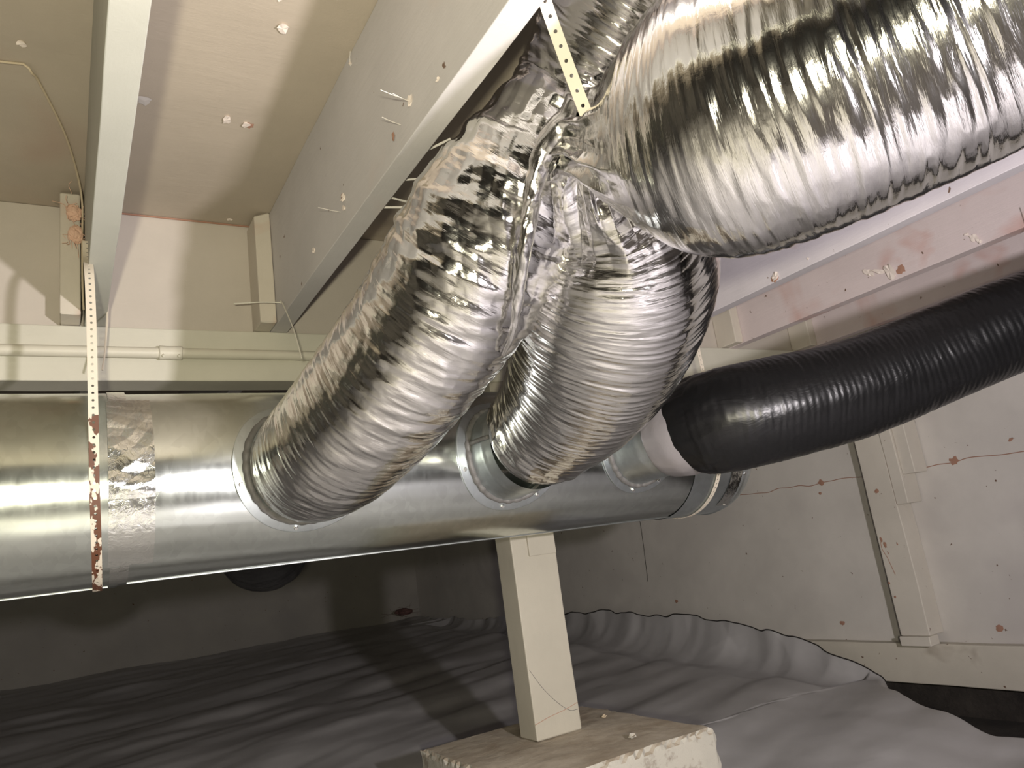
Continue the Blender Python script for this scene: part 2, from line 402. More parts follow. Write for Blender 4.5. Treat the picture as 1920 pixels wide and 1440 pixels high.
# blocking panels above the beam and the cleats beside them
edges = [-2.15] + [v_ for x in JX for v_ in (x, x+.041)] + [XW]
pl = ['yellowish blocking board in the leftmost bay above the beam', 'cream blocking board between the two left joists, above the beam',
      'shaded blocking board behind the foil ducts, above the beam', 'blocking board in the fourth bay hidden behind the foil ducts',
      'blocking board hidden behind the middle foil duct', 'pale blocking board right of the middle foil duct, above the beam',
      'pinkish blocking board between the two reddish joists, above the beam', 'narrow blocking board beside the right wall, above the beam']
cl = ['cream wooden cleat beside the leftmost joist, with pink fluff at its top', 'cream wooden cleat with a chamfered top in the corner beside the big left joist',
      'wooden cleat in the shaded bay behind the foil duct', 'wooden cleat hidden behind the foil ducts', 'wooden cleat hidden beside the middle foil duct',
      'pale wooden cleat next to the red stain, right of the middle foil duct', 'wooden cleat between the reddish joists above the black duct']
for k in range(8):
    a, b_ = edges[2*k], edges[2*k+1]
    tag(build('blocking_board', *box(a+.001, b_-.001, 1.832, 1.852, ZJ, ZC-.001, .001), M_PANEL), pl[k], 'board', 'blocking boards above the beam')
for k, x in enumerate(JX):
    off = .008 if k == 0 else .0005
    v_, f_ = box(x-off-.039, x-off, 1.742, 1.831, ZJ+.001, ZC-.009 if k == 0 else ZC-.001, .003)
    if k == 1: v_[:, 2] = np.where((v_[:, 2] > .9) & (v_[:, 0] < x-.03), v_[:, 2]-.012, v_[:, 2])
    tag(build('wooden_cleat', v_, f_, M_CLEAT), cl[k], 'cleat', 'cleats beside the joists')
# conduit along the beam
cd = thing('electrical_conduit', (.2, 1.79, .553))
v_, f_, uv = wire([(x, 1.7965+.0008*math.sin(x*3), .5655) for x in np.linspace(-2.1, .95, 12)], .0125, 60, 20)
build('pipe', v_, f_, M_PIPE, cd, smooth=True)
v_, f_, uv = tube([(.188, 1.796, .5655, .0155), (.19, 1.796, .5655, .0165), (.21, 1.796, .5655, .0158), (.235, 1.796, .5655, .0165), (.237, 1.796, .5655, .0155)], 20, 24)
build('coupling', v_, f_, M_PIPE, cd, smooth=True)
for q in (.196, .229):
    v_, f_, uv = wire([(q, 1.782, .556), (q, 1.777, .553)], .003, 4, 8); build('set_screw', v_, f_, M_PIPE, cd)
tag(cd, 'cream painted conduit pipe with a coupling running along the face of the beam', 'pipe')

# post and footing
ps = thing('support_post', (1.12, 1.86, -.4665))
v_, f_ = box(1.053, 1.196, 1.812, 1.898, -.4665, .5025, .003, .0022, seed=21)
build('timber', v_, f_, M_POST, ps)
build('splice_plate', *box(1.105, 1.194, 1.805, 1.8125, .0, .20, .002), M_POST, ps)
pts = [(1.058, 1.811, -.29), (1.09, 1.811, -.34), (1.13, 1.811, -.385), (1.165, 1.811, -.412), (1.192, 1.811, -.415)]
v_, f_, uv = wire(pts, .0009, 24, 5); build('crack', v_, f_, M_SEALANT, ps)
pts = [(1.054, 1.811, -.425), (1.10, 1.811, -.415), (1.15, 1.811, -.408), (1.194, 1.811, -.398)]
v_, f_, uv = wire(pts, .0010, 24, 5); build('crack', v_, f_, M_RAW, ps)
tag(ps, 'cream painted square timber post standing on the concrete footing', 'post')
n = 26
V = []; F = []
fx0, fx1, fy0, fy1, fz0, fz1 = .832, 1.385, 1.500, 2.072, -.74, -.467
def grid_box(x0, x1, y0, y1, z0, z1, step, amp, fr, seed):
    V = {}; F = []
    nx, ny, nz = [max(2, int(round((b_-a)/step))) for a, b_ in ((x0, x1), (y0, y1), (z0, z1))]
    vs = []
    def vid(i, j, k):
        if (i, j, k) not in V: V[(i, j, k)] = len(vs); vs.append((x0+(x1-x0)*i/nx, y0+(y1-y0)*j/ny, z0+(z1-z0)*k/nz))
        return V[(i, j, k)]
    for i in range(nx):
        for j in range(ny):
            F.append((vid(i, j, nz), vid(i+1, j, nz), vid(i+1, j+1, nz), vid(i, j+1, nz))); F.append((vid(i, j, 0), vid(i, j+1, 0), vid(i+1, j+1, 0), vid(i+1, j, 0)))
    for i in range(nx):
        for k in range(nz):
            F.append((vid(i, 0, k), vid(i+1, 0, k), vid(i+1, 0, k+1), vid(i, 0, k+1))); F.append((vid(i, ny, k), vid(i, ny, k+1), vid(i+1, ny, k+1), vid(i+1, ny, k)))
    for j in range(ny):
        for k in range(nz):
            F.append((vid(0, j, k), vid(0, j, k+1), vid(0, j+1, k+1), vid(0, j+1, k))); F.append((vid(nx, j, k), vid(nx, j+1, k), vid(nx, j+1, k+1), vid(nx, j, k+1)))
    P = np.array(vs); c = np.array([(x0+x1)/2, (y0+y1)/2, (z0+z1)/2]); h = np.array([x1-x0, y1-y0, z1-z0])/2
    q = np.clip((P-c)/h, -1, 1); e = np.sum(np.abs(q) > .995, axis=1)
    P = P + amp*np.stack([fbm(P*fr+s*9.1, 3, seed+s) for s in range(3)], 1)
    P -= q*np.where(e >= 2, .006, 0)[:, None]*(1+.8*vnoise(P*60, seed+7))[:, None]
    return P, F
v_, f_ = grid_box(fx0, fx1, fy0, fy1, fz0, fz1, .014, .0035, 9, 5)
v_[:, 2] = np.minimum(v_[:, 2], -.4668+.001*vnoise(v_*30, 3))
tag(build('concrete_footing', v_, f_, M_CONC), 'rough square concrete footing block with a brown top, under the timber post', 'footing')

# studs on the right wall
def stud(name, parts, label, group=None):
    vf = merge([box(*p, .003, .0015, seed=i+3) for i, p in enumerate(parts[:1])])
    o = thing(name, (parts[0][0]+.04, parts[0][2]+.04, parts[0][4])); build('main_board', *vf, M_STUD, o)
    for i, p in enumerate(parts[1:]): build(['side_board', 'side_board', 'bottom_block'][i], *box(*p, .0025, .001, seed=i+8), M_STUD, o)
    tag(o, label, 'stud', group); return o
st = stud('wall_stud', [(2.66, XW-.0005, 1.702, 1.815, -.47, ZC-.001), (2.655, 2.745, 1.655, 1.7015, .0, ZC-.001), (2.665, 2.745, 1.605, 1.6545, .105, ZC-.001), (2.648, XW-.046, 1.700, 1.817, -.504, -.4705)],
     'cream wall stud with stacked side boards and peeling paint, below the black duct')
for i, (y, z, s, a) in enumerate([(1.80, -.12, .010, .5), (1.79, -.14, .014, .5), (1.785, -.17, .006, .4), (1.74, -.14, .006, .5), (1.77, .06, .008, 1.4), (1.81, -.28, .005, 1), (1.80, -.33, .005, 1)]):
    build('paint_chip', *blotch((2.6585, y, z), (-1, 0, 0), s, 40+i, a), M_RAW, st)
build('paint_crack', *wire([(2.659, 1.80, -.11), (2.659, 1.806, -.15), (2.659, 1.792, -.19), (2.659, 1.778, -.25)], .0012, 20, 5)[:2], M_RAW, st)
build('joint_gap', *wire([(2.659, 1.7015, .30), (2.659, 1.7015, .0)], .0018, 20, 5)[:2], M_RAW, st)

# nail heads and the seam crack on the right wall (marks that belong to the wall)
wr = bpy.data.objects['wall_right']
for i, (y, z, s) in enumerate([(2.07, .134, .013), (2.088, .091, .006), (1.503, .125, .014), (2.123, -.439, .010), (1.504, -.456, .012), (1.26, -.05, .012), (3.1, -.33, .01), (1.3, .16, .006)]):
    v_, f_ = blotch((XW-.001, y, z), (-1, 0, 0), s, 60+i, 1.3)
    v_ -= np.array([ORG['wall_right'][0]*0, 0, 0])
    build('nail_hole', v_, f_, M_RAW, wr)
pts = [(XW-.0002, y, .118+.02*(y-1.3)+.004*math.sin(y*23)+.003*math.sin(y*61)) for y in np.linspace(1.0, 3.2, 40)]
build('seam_crack', *wire(pts, .0016, 160, 5)[:2], M_RAW, wr)
build('seam_crack', *wire([(XW-.0002, 3.29, .5), (XW-.0002, 3.28, .1), (XW-.0002, 3.30, -.22)], .0018, 40, 5)[:2], M_DARK, wr)

# ------------------------------------------------------------------ main duct
YD, ZD, RD, XE = 1.612, .233, .181, 1.655
duct = thing('round_metal_duct', (.6, YD, ZD-RD))
def lathe_x(x0, x1, prof, nv=200, nx=80, a0=0, a1=2*math.pi, yc=YD, zc=ZD):
    """surface round the duct axis; prof(x, ang) -> radius"""
    xs = np.linspace(x0, x1, nx); full = abs(a1-a0-2*math.pi) < 1e-6
    an = np.linspace(a0, a1, nv, endpoint=not full); X, A = np.meshgrid(xs, an, indexing='ij')
    R = prof(X, A) + 0*X
    V = np.stack([X, yc+R*np.sin(A), zc+R*np.cos(A)], -1).reshape(-1, 3)
    i = np.arange(nx-1)[:, None]; m_ = nv if full else nv-1; j = np.arange(m_)[None]
    a = i*nv+j; b_ = i*nv+(j+1) % nv
    return V, np.stack([a, b_, b_+nv, a+nv], -1).reshape(-1, 4)
def dent(x, a): return .0016*vnoise(np.stack([x*3, np.cos(a)*1.3, np.sin(a)*1.3], -1).reshape(-1, 3), 5).reshape(x.shape)
def bead(x, c, w_, h_): return h_*np.exp(-((x-c)/w_)**2)
o = build('duct_section', *lathe_x(-2.0, .085, lambda x, a: RD+.0025+dent(x, a)), M_GALV, duct, smooth=True)
o = build('duct_section', *lathe_x(.083, 1.43, lambda x, a: RD+dent(x, a)+bead(x, .09, .003, .002)), M_GALV, duct, smooth=True)
def endprof(x, a):
    t = np.clip((x-1.615)/.04, 0, 1)
    return RD+.002-.012*t**2 + bead(x, 1.61, .003, .003)
build('end_section', *lathe_x(1.428, XE, endprof), M_GALV2, duct, smooth=True)
xs = np.linspace(0, 1, 14)
V = []; nv = 120
for k, t in enumerate(xs):
    for j in range(nv):
        a = 6.2832*j/nv; r_ = (RD-.010)*(1-t); V.append((XE+.006*math.sin(min(t*3, 1.57)), YD+r_*math.sin(a), ZD+r_*math.cos(a)))
F = [(k*nv+j, k*nv+(j+1) % nv, (k+1)*nv+(j+1) % nv, (k+1)*nv+j) for k in range(len(xs)-1) for j in range(nv)]
build('end_cap', V, F, M_GALV2, duct, smooth=True)
# long snap-lock seam low on the front
a_s = math.radians(180+8)
def seam_prof(x0, x1, r):
    parts = []
    for (x) in (0,):
        y, z = YD+r*math.sin(a_s), ZD+r*math.cos(a_s)
        parts.append(box(x0, x1, y-.003, y+.003, z-.0020, z+.001, .0006))
    return merge(parts)
build('lock_seam', *seam_prof(-2.0, .07, RD+.0025), M_SEAM, duct)
build('lock_seam', *seam_prof(.10, 1.50, RD), M_SEAM, duct)
# foil tape over the joint
def tape(x0, x1, a0, a1, r, seed, amp, m=M_FOILTAPE, name='foil_tape', nv=220, nx=70):
    def pf(X, A):
        P = np.stack([X*1.0, A*r, 0*X], -1).reshape(-1, 3)
        c = crumple(P, seed, 6, 14.0).reshape(X.shape)
        mask = np.clip(vnoise(P*9, seed+3).reshape(X.shape)*1.6+.15, 0, 1)
        wr_ = np.maximum(0, c)*mask
        return r + .0006 + amp*wr_
    return build(name, *lathe_x(x0, x1, pf, nv, nx, a0, a1), m, duct, smooth=True)
A = math.radians
tape(.066, .138, A(215), A(322), RD+.0035, 5, .009)
tape(.070, .100, A(195), A(350), RD+.003, 9, .002)
tape(1.565, 1.612, A(205), A(330), RD+.0028, 12, .004)
def screw(p, n_, parent, r_=.0038):
    n_ = nrm(np.array(n_, float)); p = np.array(p, float)
    v_, f_, uv = tube([(*(p), r_*1.3), (*(p+n_*.0012), r_*1.3), (*(p+n_*.0014), r_), (*(p+n_*.0042), r_*.9)], 6, 6)
    return build('screw', v_, f_, M_SCREW, parent)

def takeoff(xc, dx, ln, rf, rc, lab, ribs=True):
    """saddle flange on the front of the duct with a collar pointing at -Y and sealant beads"""
    n = 96; V = []; F = []; rr = [rc-.004, rc+.004, (rc+rf)/2, rf-.001, rf, rf]
    for k, r_ in enumerate(rr):
        for j in range(n):
            a = 2*math.pi*j/n; x = xc+r_*math.cos(a); z = r_*math.sin(a)
            # wrap the ring on the cylinder so that it hugs the duct
            ang = z/RD; R_ = RD+(.0042 if k < 5 else .0006)
            V.append((x, YD-R_*math.cos(ang), ZD+R_*math.sin(ang)))
    for k in range(len(rr)-1):
        for j in range(n): F.append((k*n+j, k*n+(j+1) % n, (k+1)*n+(j+1) % n, (k+1)*n+j))
    fl = build('takeoff_collar', V, F, M_GALV2, duct, smooth=True)
    # tube of the collar
    V = []; F = []; y_end = YD-RD-ln; m_ = 18
    for k in range(m_):
        t = k/(m_-1)
        for j in range(n):
            a = 2*math.pi*j/n; z = rc*math.sin(a); ang = z/RD
            y0 = YD-(RD+.004)*math.cos(ang)
            r_ = rc*(1+.0*t) + .004*math.exp(-((t-.03)/.03)**2) + (.0025*math.exp(-((t-.62)/.03)**2)) - .003*t
            V.append((xc+r_*math.cos(a)+dx*t*t, y0+(y_end-y0)*t, ZD+r_*math.sin(a)+.004*t))
    for k in range(m_-1):
        for j in range(n): F.append((k*n+j, (k+1)*n+j, (k+1)*n+(j+1) % n, k*n+(j+1) % n))
    build('collar_tube', V, F, M_GALV2, fl, smooth=True)
    # sealant bead round the root
    pts = []
    for j in range(97):
        a = 2*math.pi*j/96; r_ = rc+.004; z = r_*math.sin(a); ang = z/RD
        pts.append((xc+r_*math.cos(a), YD-(RD+.006)*math.cos(ang), ZD+(RD+.006)*math.sin(ang)*1.0, .0068+.0007*math.sin(j*1.7)+.0005*math.sin(j*4.1)))
    v_, f_, uv = tube(pts, 260, 12, cap=False); build('sealant_bead', v_, f_, M_SEALANT, fl, smooth=True)
    if ribs:
        for a in (A(168),):
            p = [(xc+rc*math.cos(a), YD-RD-.003, ZD+rc*math.sin(a), .0055), (xc+rc*math.cos(a)-.001, YD-RD-ln*.5, ZD+rc*math.sin(a), .005), (xc+rc*math.cos(a)+dx-.001, YD-RD-ln*.95, ZD+rc*math.sin(a), .0045)]
            v_, f_, uv = tube(p, 24, 10); build('sealant_bead', v_, f_, M_SEALANT, fl, smooth=True)
    for a in (A(195), A(262), A(305)):
        r_ = (rc+rf)/2+.004; ang = r_*math.sin(a)/RD
        screw((xc+r_*math.cos(a), YD-(RD+.004)*math.cos(ang), ZD+(RD+.004)*math.sin(ang)), (0, -math.cos(ang), math.sin(ang)), fl)
    return fl
takeoff(.402, .0, .03, .136, .108, 'left', ribs=False)
takeoff(.862, .005, .085, .134, .104, 'middle')
takeoff(1.236, .03, .125, .122, .095, 'right')
for p in [(1.46, 262), (1.615, 240), (1.60, 205)]:
    a = A(p[1]); screw((p[0], YD+(RD+.002)*math.sin(a), ZD+(RD+.002)*math.cos(a)), (0, math.sin(a), math.cos(a)), duct)
tag(duct, 'long round galvanized metal duct across the picture with three round takeoff collars', 'duct')

# ------------------------------------------------------------------ flexible ducts
def flex(pts, nu, nv, seed, cr, ridge=.0011, step=.011, pinch=None, crs=16, fold=None, ca=.011):
    """foil jacket: ring wrinkles over the wire coil, creases, crumpling where cr(u) says so"""
    def disp(U, TH, r):
        sh = U.shape; u = U.ravel(); th = TH.ravel(); rr = .14
        x, y = np.cos(th), np.sin(th)
        Pm = np.stack([x*rr, y*rr, u], 1)
        warp = .010*vnoise(np.stack([x*1.2, y*1.2, u*5], 1), seed+1)
        uu = u + warp + .006*th*0
        # short overlapping ring folds
        R1 = vnoise(np.stack([x*2.2, y*2.2, uu/step], 1), seed+2); R2 = vnoise(np.stack([x*4.5+7, y*4.5, uu/(step*.45)], 1), seed+3)
        ring = (1-np.abs(R1)*1.8)*ridge + (1-np.abs(R2)*1.8)*ridge*.35
        coil = -.00025*np.cos(2*math.pi*(uu/.013+th/(2*math.pi)))
        broad = .0045*vnoise(np.stack([x*1.1, y*1.1, u*5], 1), seed+4)
        c = np.asarray(cr(u, th)); cm = crumple(Pm, seed+5, 5, crs*.9)*ca*c*c + crumple(Pm*np.array([.3, .3, 1.1]), seed+6, 5, crs*2.2)*.0030*np.sqrt(np.clip(c, 0, 1))*(c > .13)
        d = ring*(1-.5*np.clip(c, 0, 1)) + coil*(1-np.clip(c, 0, 1)) + broad + cm
        if fold is not None: d = d + fold(u, th)
        return d.reshape(sh)
    return tube(pts, nu, nv, disp)

f1 = [(.412, 1.436, .232, .095), (.412, 1.428, .232, .112), (.414, 1.395, .234, .118), (.428, 1.30, .250, .126), (.463, 1.18, .300, .130),
      (.505, 1.06, .370, .132), (.545, .955, .445, .134), (.580, .865, .525, .125), (.615, .80, .590, .103), (.655, .755, .640, .105),
      (.675, .68, .695, .118), (.675, .58, .735, .120), (.672, .44, .750, .120), (.670, .25, .75, .120)]
v_, f_, uv = flex(f1, 760, 420, 101, lambda u, th: np.clip(.14+.45*np.clip((u-.15)/.25, 0, 1)+.6*np.clip((u-.50)/.10, 0, 1), .10, 1)*np.clip((.98-u)/.1, .2, 1), ca=.008)
o = build('flexible_duct', v_, f_, M_FOIL, smooth=True, uv=uv, wrap=2*math.pi*.14, origin=(.402, 1.432, .1))
tag(o, 'left of the two silver foil ducts, rising from the metal duct to the strap', 'duct', 'insulated flexible ducts')

f2 = [(.862, 1.352, .236, .094), (.863, 1.345, .238, .104), (.866, 1.32, .246, .116), (.868, 1.25, .268, .126), (.862, 1.16, .302, .142), (.846, 1.06, .350, .160),
      (.815, .960, .405, .172), (.780, .875, .455, .168), (.732, .800, .502, .138), (.666, .745, .530, .095), (.616, .705, .538, .062),
      (.598, .668, .518, .050), (.606, .631, .494, .078), (.626, .587, .478, .126), (.656, .526, .464, .160), (.699, .440, .460, .163), (.744, .360, .462, .156), (.78, .28, .466, .148), (.81, .17, .472, .144), (.825, .0, .475, .144)]
Q2, U2 = spline(f2, 900)
iu = int(np.argmin(np.linalg.norm(Q2[:, :3]-np.array([.600, .672, .522]), axis=1))); UP = U2[iu]
def cr2(u, th):
    d = u-UP
    return np.where(d < 0, np.clip(1.1-(-d-.02)/.26, .20, 1), np.clip(.9-(d-.02)/.10, .16, 1)) + .5*np.exp(-((u-.06)/.05)**2)
def fold2(u, th):
    """gathers running lengthwise out of the strap"""
    d = np.abs(u-UP); a = .013*np.exp(-(d/np.where(u < UP, .14, .055))**2)
    w_ = tri(th*9/(2*math.pi)+.35*vnoise(np.stack([np.cos(th)*2, np.sin(th)*2, u*12], 1), 77)) + .5*tri(th*17/(2*math.pi)+.2)
    return a*w_
v_, f_, uv = flex(f2, 1100, 460, 202, cr2, fold=fold2)
o = build('flexible_duct', v_, f_, M_FOIL, smooth=True, uv=uv, wrap=2*math.pi*.14, origin=(.862, 1.352, .1))
fp = [(.555, .645, .552, .009), (.556, .668, .540, .013), (.551, .690, .529, .016), (.544, .722, .510, .015), (.540, .749, .463, .012), (.537, .775, .410, .010), (.549, .832, .358, .008), (.566, .888, .318, .005), (.572, .93, .300, .003)]
fv, ff, fuv = tube(fp, 260, 60, lambda U, TH, rr_: (.0045*crumple(np.stack([np.cos(TH).ravel()*.02, np.sin(TH).ravel()*.02, U.ravel()], 1), 515, 5, 26.0)).reshape(U.shape)*np.clip(rr_/.012, 0, 1))
build('foil_fold', fv, ff, M_FOIL, o, smooth=True, uv=fuv)
tag(o, 'silver foil duct kinked at the strap and swelling large toward the upper right', 'duct', 'insulated flexible ducts')

# black insulated duct at the right
bl = thing('flexible_duct', (1.26, 1.27, .13))
b3 = [(1.262, 1.275, .238, .085), (1.264, 1.268, .238, .100), (1.272, 1.24, .240, .112), (1.31, 1.175, .240, .118), (1.385, 1.11, .245, .117), (1.50, 1.03, .264, .112), (1.63, .935, .297, .108), (1.80, .79, .350, .104), (1.97, .62, .400, .102), (2.10, .40, .43, .116)]
def crb(u, th): return .12+.5*np.exp(-((u-.05)/.06)**2)
v_, f_, uv = flex(b3, 560, 260, 303, crb, ridge=.0006, step=.02)
build('jacket', v_, f_, M_BLACK, bl, smooth=True, uv=uv, wrap=2*math.pi*.14)
pts = [(1.246, 1.335, .236, .0975), (1.250, 1.315, .236, .102), (1.256, 1.29, .237, .106), (1.264, 1.262, .238, .103), (1.268, 1.250, .238, .098)]
v_, f_, uv = tube(pts, 40, 120, lambda U, TH, r: .0025*fbm(np.stack([np.cos(TH)*2, np.sin(TH)*2, U*14], -1).reshape(-1, 3), 3, 8).reshape(U.shape))
build('inner_liner', v_, f_, M_GASKET, bl, smooth=True)
tag(bl, 'black plastic wrapped flexible duct running from the right collar to the right edge', 'duct', 'insulated flexible ducts')

# second black duct hanging behind the metal duct
b4 = [(.40, 1.80, .25, .09), (.41, 1.92, .22, .10), (.43, 2.03, .17, .11), (.455, 2.10, .14, .115), (.50, 2.25, .12, .115), (.54, 2.5, .17, .115), (.56, 2.8, .26, .115), (.57, 3.1, .33, .115)]
v_, f_, uv = flex(b4, 300, 160, 404, lambda u, th: .3, ridge=.002)
tag(build('flexible_duct', v_, f_, M_BLACK, smooth=True, uv=uv, wrap=2*math.pi*.14), 'black wrapped duct sagging into view under the metal duct, mostly hidden behind it', 'duct', 'insulated flexible ducts')

# ------------------------------------------------------------------ straps
def strap(pts, width, m, side, pitch=.0127, hole=.0022, thick=.0009, holes=True):
    """perforated strap along pts; side(i) = width direction (3-vector, fixed or list)"""
    L = np.sum(np.linalg.norm(np.diff(np.array(pts)[:, :3], axis=0), axis=1)); nseg = max(3, int(L/pitch)); per = 6
    Q, u = spline([(*p,) for p in pts], nseg*per+1)
    T = np.gradient(Q[:, :3], axis=0); T /= np.linalg.norm(T, axis=1)[:, None]
    S = np.array([nrm(np.array(side(q) if callable(side) else side, float)-t*np.dot(np.array(side(q) if callable(side) else side, float), t)) for q, t in zip(Q[:, :3], T)])
    N = np.cross(T, S)
    V = []; F = []; UV = []
    def pt(s, w_, h):
        f = s/u[-1]*(len(u)-1); i = min(int(f), len(u)-2); g = f-i
        return Q[i, :3]*(1-g)+Q[i+1, :3]*g + (S[i]*(1-g)+S[i+1]*g)*w_ + (N[i]*(1-g)+N[i+1]*g)*h
    w2 = width/2; K = 16
    for k in range(nseg):
        s0, s1 = k*u[-1]/nseg, (k+1)*u[-1]/nseg; sm = (s0+s1)/2; hl = (s1-s0)/2
        for h in (0, thick):
            for ring in (0, 1):
                for q in range(K):
                    a = 2*math.pi*q/K; c, s = math.cos(a), math.sin(a)
                    if ring == 0:
                        mx = max(abs(c), abs(s)); ds, dw = c/mx*hl, s/mx*w2
                    else: ds, dw = c*(hole if holes else .0001), s*(hole if holes else .0001)
                    V.append(pt(sm+ds, dw, h)); UV.append((sm+ds, dw))
        b0 = k*4*K
        for q in range(K):
            r = (q+1) % K
            F.append((b0+q, b0+r, b0+K+r, b0+K+q)); F.append((b0+2*K+q, b0+3*K+q, b0+3*K+r, b0+2*K+r))
            F.append((b0+K+q, b0+K+r, b0+3*K+r, b0+3*K+q)); F.append((b0+q, b0+2*K+q, b0+2*K+r, b0+r))
    return np.array(V), F, np.array(UV)
# left strap: from the side of the leftmost joist down and round the duct
sp = [(.040, 1.52, .70), (.040, 1.50, .66), (.041, 1.445, .60), (.043, 1.428, .50), (.044, 1.424, .38), (.045, 1.4245, .28)]
for a in range(264, 175, -8):
    sp.append((.045+(264-a)*.00011, YD+(RD+.0052)*math.sin(A(a)), ZD+(RD+.0052)*math.cos(A(a))))
V_, F_, UV_ = strap(sp, .0155, M_STRAP, (1, 0, 0))
hs = thing('hanger_strap', (.045, 1.43, .04))
zc = np.array([V_[list(f)][:, 2].mean() for f in F_])
for nm, sel, mm in (('painted_length', zc > .335, M_STRAP), ('rusted_length', zc <= .335, M_STRAPR)):
    FF = [f for f, s in zip(F_, sel) if s]; used = sorted({i for f in FF for i in f}); mp = {o_: i for i, o_ in enumerate(used)}
    ob = build(nm, V_[used], [tuple(mp[i] for i in f) for f in FF], mm, hs, uv=UV_[used])
    if nm == 'rusted_length': ob['label'] = 'rusty flaking lower length of the strap'
tag(hs, 'rusty flaking perforated strap wrapped round the left of the metal duct', 'strap', 'perforated hanger straps')
# strap at the capped end of the duct
sp = [(1.512, YD+(RD+.005)*math.sin(A(a)), ZD+(RD+.005)*math.cos(A(a))) for a in range(280, 165, -8)]
sp = [(1.512, 1.436, .62), (1.512, 1.43, .40)] + sp
V_, F_, UV_ = strap(sp, .0135, M_STRAP3, (1, 0, 0))
tag(build('hanger_strap', V_, F_, M_STRAP3, uv=UV_), 'pinkish painted strap round the capped right end of the metal duct', 'strap', 'perforated hanger straps')
# strap squeezing the foil ducts
sp = [(.4890, .590, .70), (.4892, .594, .66), (.492, .595, .636), (.503, .600, .606), (.524, .607, .544), (.550, .618, .486), (.562, .625, .470), (.583, .645, .456), (.610, .69, .452)]
V_, F_, UV_ = strap(sp, .0155, M_STRAP2, (.65, -.75, .13), pitch=.018, hole=.0023)
tag(build('hanger_strap', V_, F_, M_STRAP2, uv=UV_), 'pale perforated strap hanging from the big joist and squeezing the two foil ducts', 'strap', 'perforated hanger straps')
v_, f_, uv = wire([(.4880, .565, .69), (.4925, .566, .69)], .004, 4, 10)

# ------------------------------------------------------------------ small things
cb = tag(build('thin_cable', *wire([(-.35, 1.34, .9215), (-.20, 1.325, .9215), (-.091, 1.319, .9215), (-.055, 1.314, .921), (-.047, 1.320, .912), (-.036, 1.356, .920), (.002, 1.505, .9195), (.025, 1.64, .9125), (.036, 1.715, .88), (.036, 1.73, .80), (.036, 1.735, .70), (.038, 1.737, .64)], .0022, 90, 8)[:2], M_WIRE, smooth=True),
   'thin cream cable curving across the ceiling to the leftmost joist', 'cable')
def fluff(c, sz, seed, m, name, label, n=22):
    r = np.random.RandomState(seed); parts = []
    nu, nv = 26, 34
    th = np.linspace(0, math.pi, nu); ph = np.linspace(0, 2*math.pi, nv, endpoint=False)
    T, P_ = np.meshgrid(th, ph, indexing='ij'); D = np.stack([np.sin(T)*np.cos(P_), np.sin(T)*np.sin(P_), np.cos(T)], -1).reshape(-1, 3)
    rr = 1+.45*fbm(D*1.8+seed, 4, seed); V = np.array(c)+D*rr[:, None]*np.array(sz)
    F = [(i*nv+j, (i+1)*nv+j, (i+1)*nv+(j+1) % nv, i*nv+(j+1) % nv) for i in range(nu-1) for j in range(nv)]
    parts.append((V, F))
    for q in range(n):
        a = r.randn(3)*np.array(sz)*.8; b_ = a + r.randn(3)*np.array(sz)*.9; md = (a+b_)/2+r.randn(3)*np.array(sz)*.3
        v_, f_, _ = wire([np.array(c)+a, np.array(c)+md, np.array(c)+b_], .0006, 8, 4); parts.append((v_, f_))
    return tag(build(name, *merge(parts), m), label, 'insulation')
fluff((.020, 1.728, .862), (.016, .011, .018), 3, M_FLUFF, 'insulation_tuft', 'peach coloured tuft of insulation, the upper one on top of the left cleat')
fluff((.024, 1.726, .808), (.013, .010, .020), 5, M_FLUFF, 'insulation_tuft', 'peach coloured tuft of insulation hanging just below the other tuft on the left cleat')
fluff((2.50, 6.25, -.31), (.07, .06, .03), 8, M_FLUFFD, 'insulation_tuft', 'dark red tuft of insulation in the far corner on the plastic')
# loose wires
tag(build('loose_wire', *wire([(.4455, 1.70, .665), (.444, 1.68, .66), (.43, 1.55, .55), (.418, 1.46, .455)], .0014, 30, 6)[:2], M_WIREB), 'thin pale wire hanging from the corner of the big joist down to the foil duct', 'wire')
tag(build('loose_wire', *wire([(.444, 1.69, .663), (.40, 1.70, .665), (.34, 1.705, .66)], .0014, 30, 6)[:2], M_WIREB), 'short pale wire sticking out sideways across the cream blocking board', 'wire')
tag(build('loose_wire', *wire([(.083, 1.72, .69), (.082, 1.72, .63), (.076, 1.71, .54), (.070, 1.70, .495)], .0022, 30, 6)[:2], M_STRAP), 'cream painted wire hanging beside the rusty strap in front of the beam', 'wire')
# splinters and paint chips on the joists
j1, j0, j4, j5 = joists[1], joists[0], joists[4], joists[5]
for i, (y, z, s, asp) in enumerate([(1.107, .903, .007, .4), (.887, .681, .007, 1.6), (.795, .655, .005, .5), (1.206, .688, .009, 1), (1.406, .671, .007, 1), (1.21, .668, .006, 1.3)]):
    build('paint_chip', *flake((.4455, y, z), (-1, 0, 0), s, 20+i, asp), M_CHIP, j1)
build('bare_spot', *blotch((.4455, .961, .668), (-1, 0, 0), .008, 31, .7), M_RAW, j1)
build('bare_spot', *blotch((.4455, 1.215, .694), (-1, 0, 0), .008, 32, .7), M_RAW, j1)
spl = [((.4455, .887, .681), (.405, .90, .70)), ((.4455, .89, .683), (.41, .87, .675)), ((.4455, .93, .668), (.425, .95, .690)), ((.4455, 1.23, .67), (.41, 1.25, .685)),
       ((.4455, 1.11, .90), (.44, 1.09, .915))]
for i, (a, b_) in enumerate(spl):
    build('splinter', *wire([a, tuple((np.array(a)+np.array(b_))/2+[0, .002, .001]), b_], .0006, 8, 5)[:2], M_SPLINT, j1)
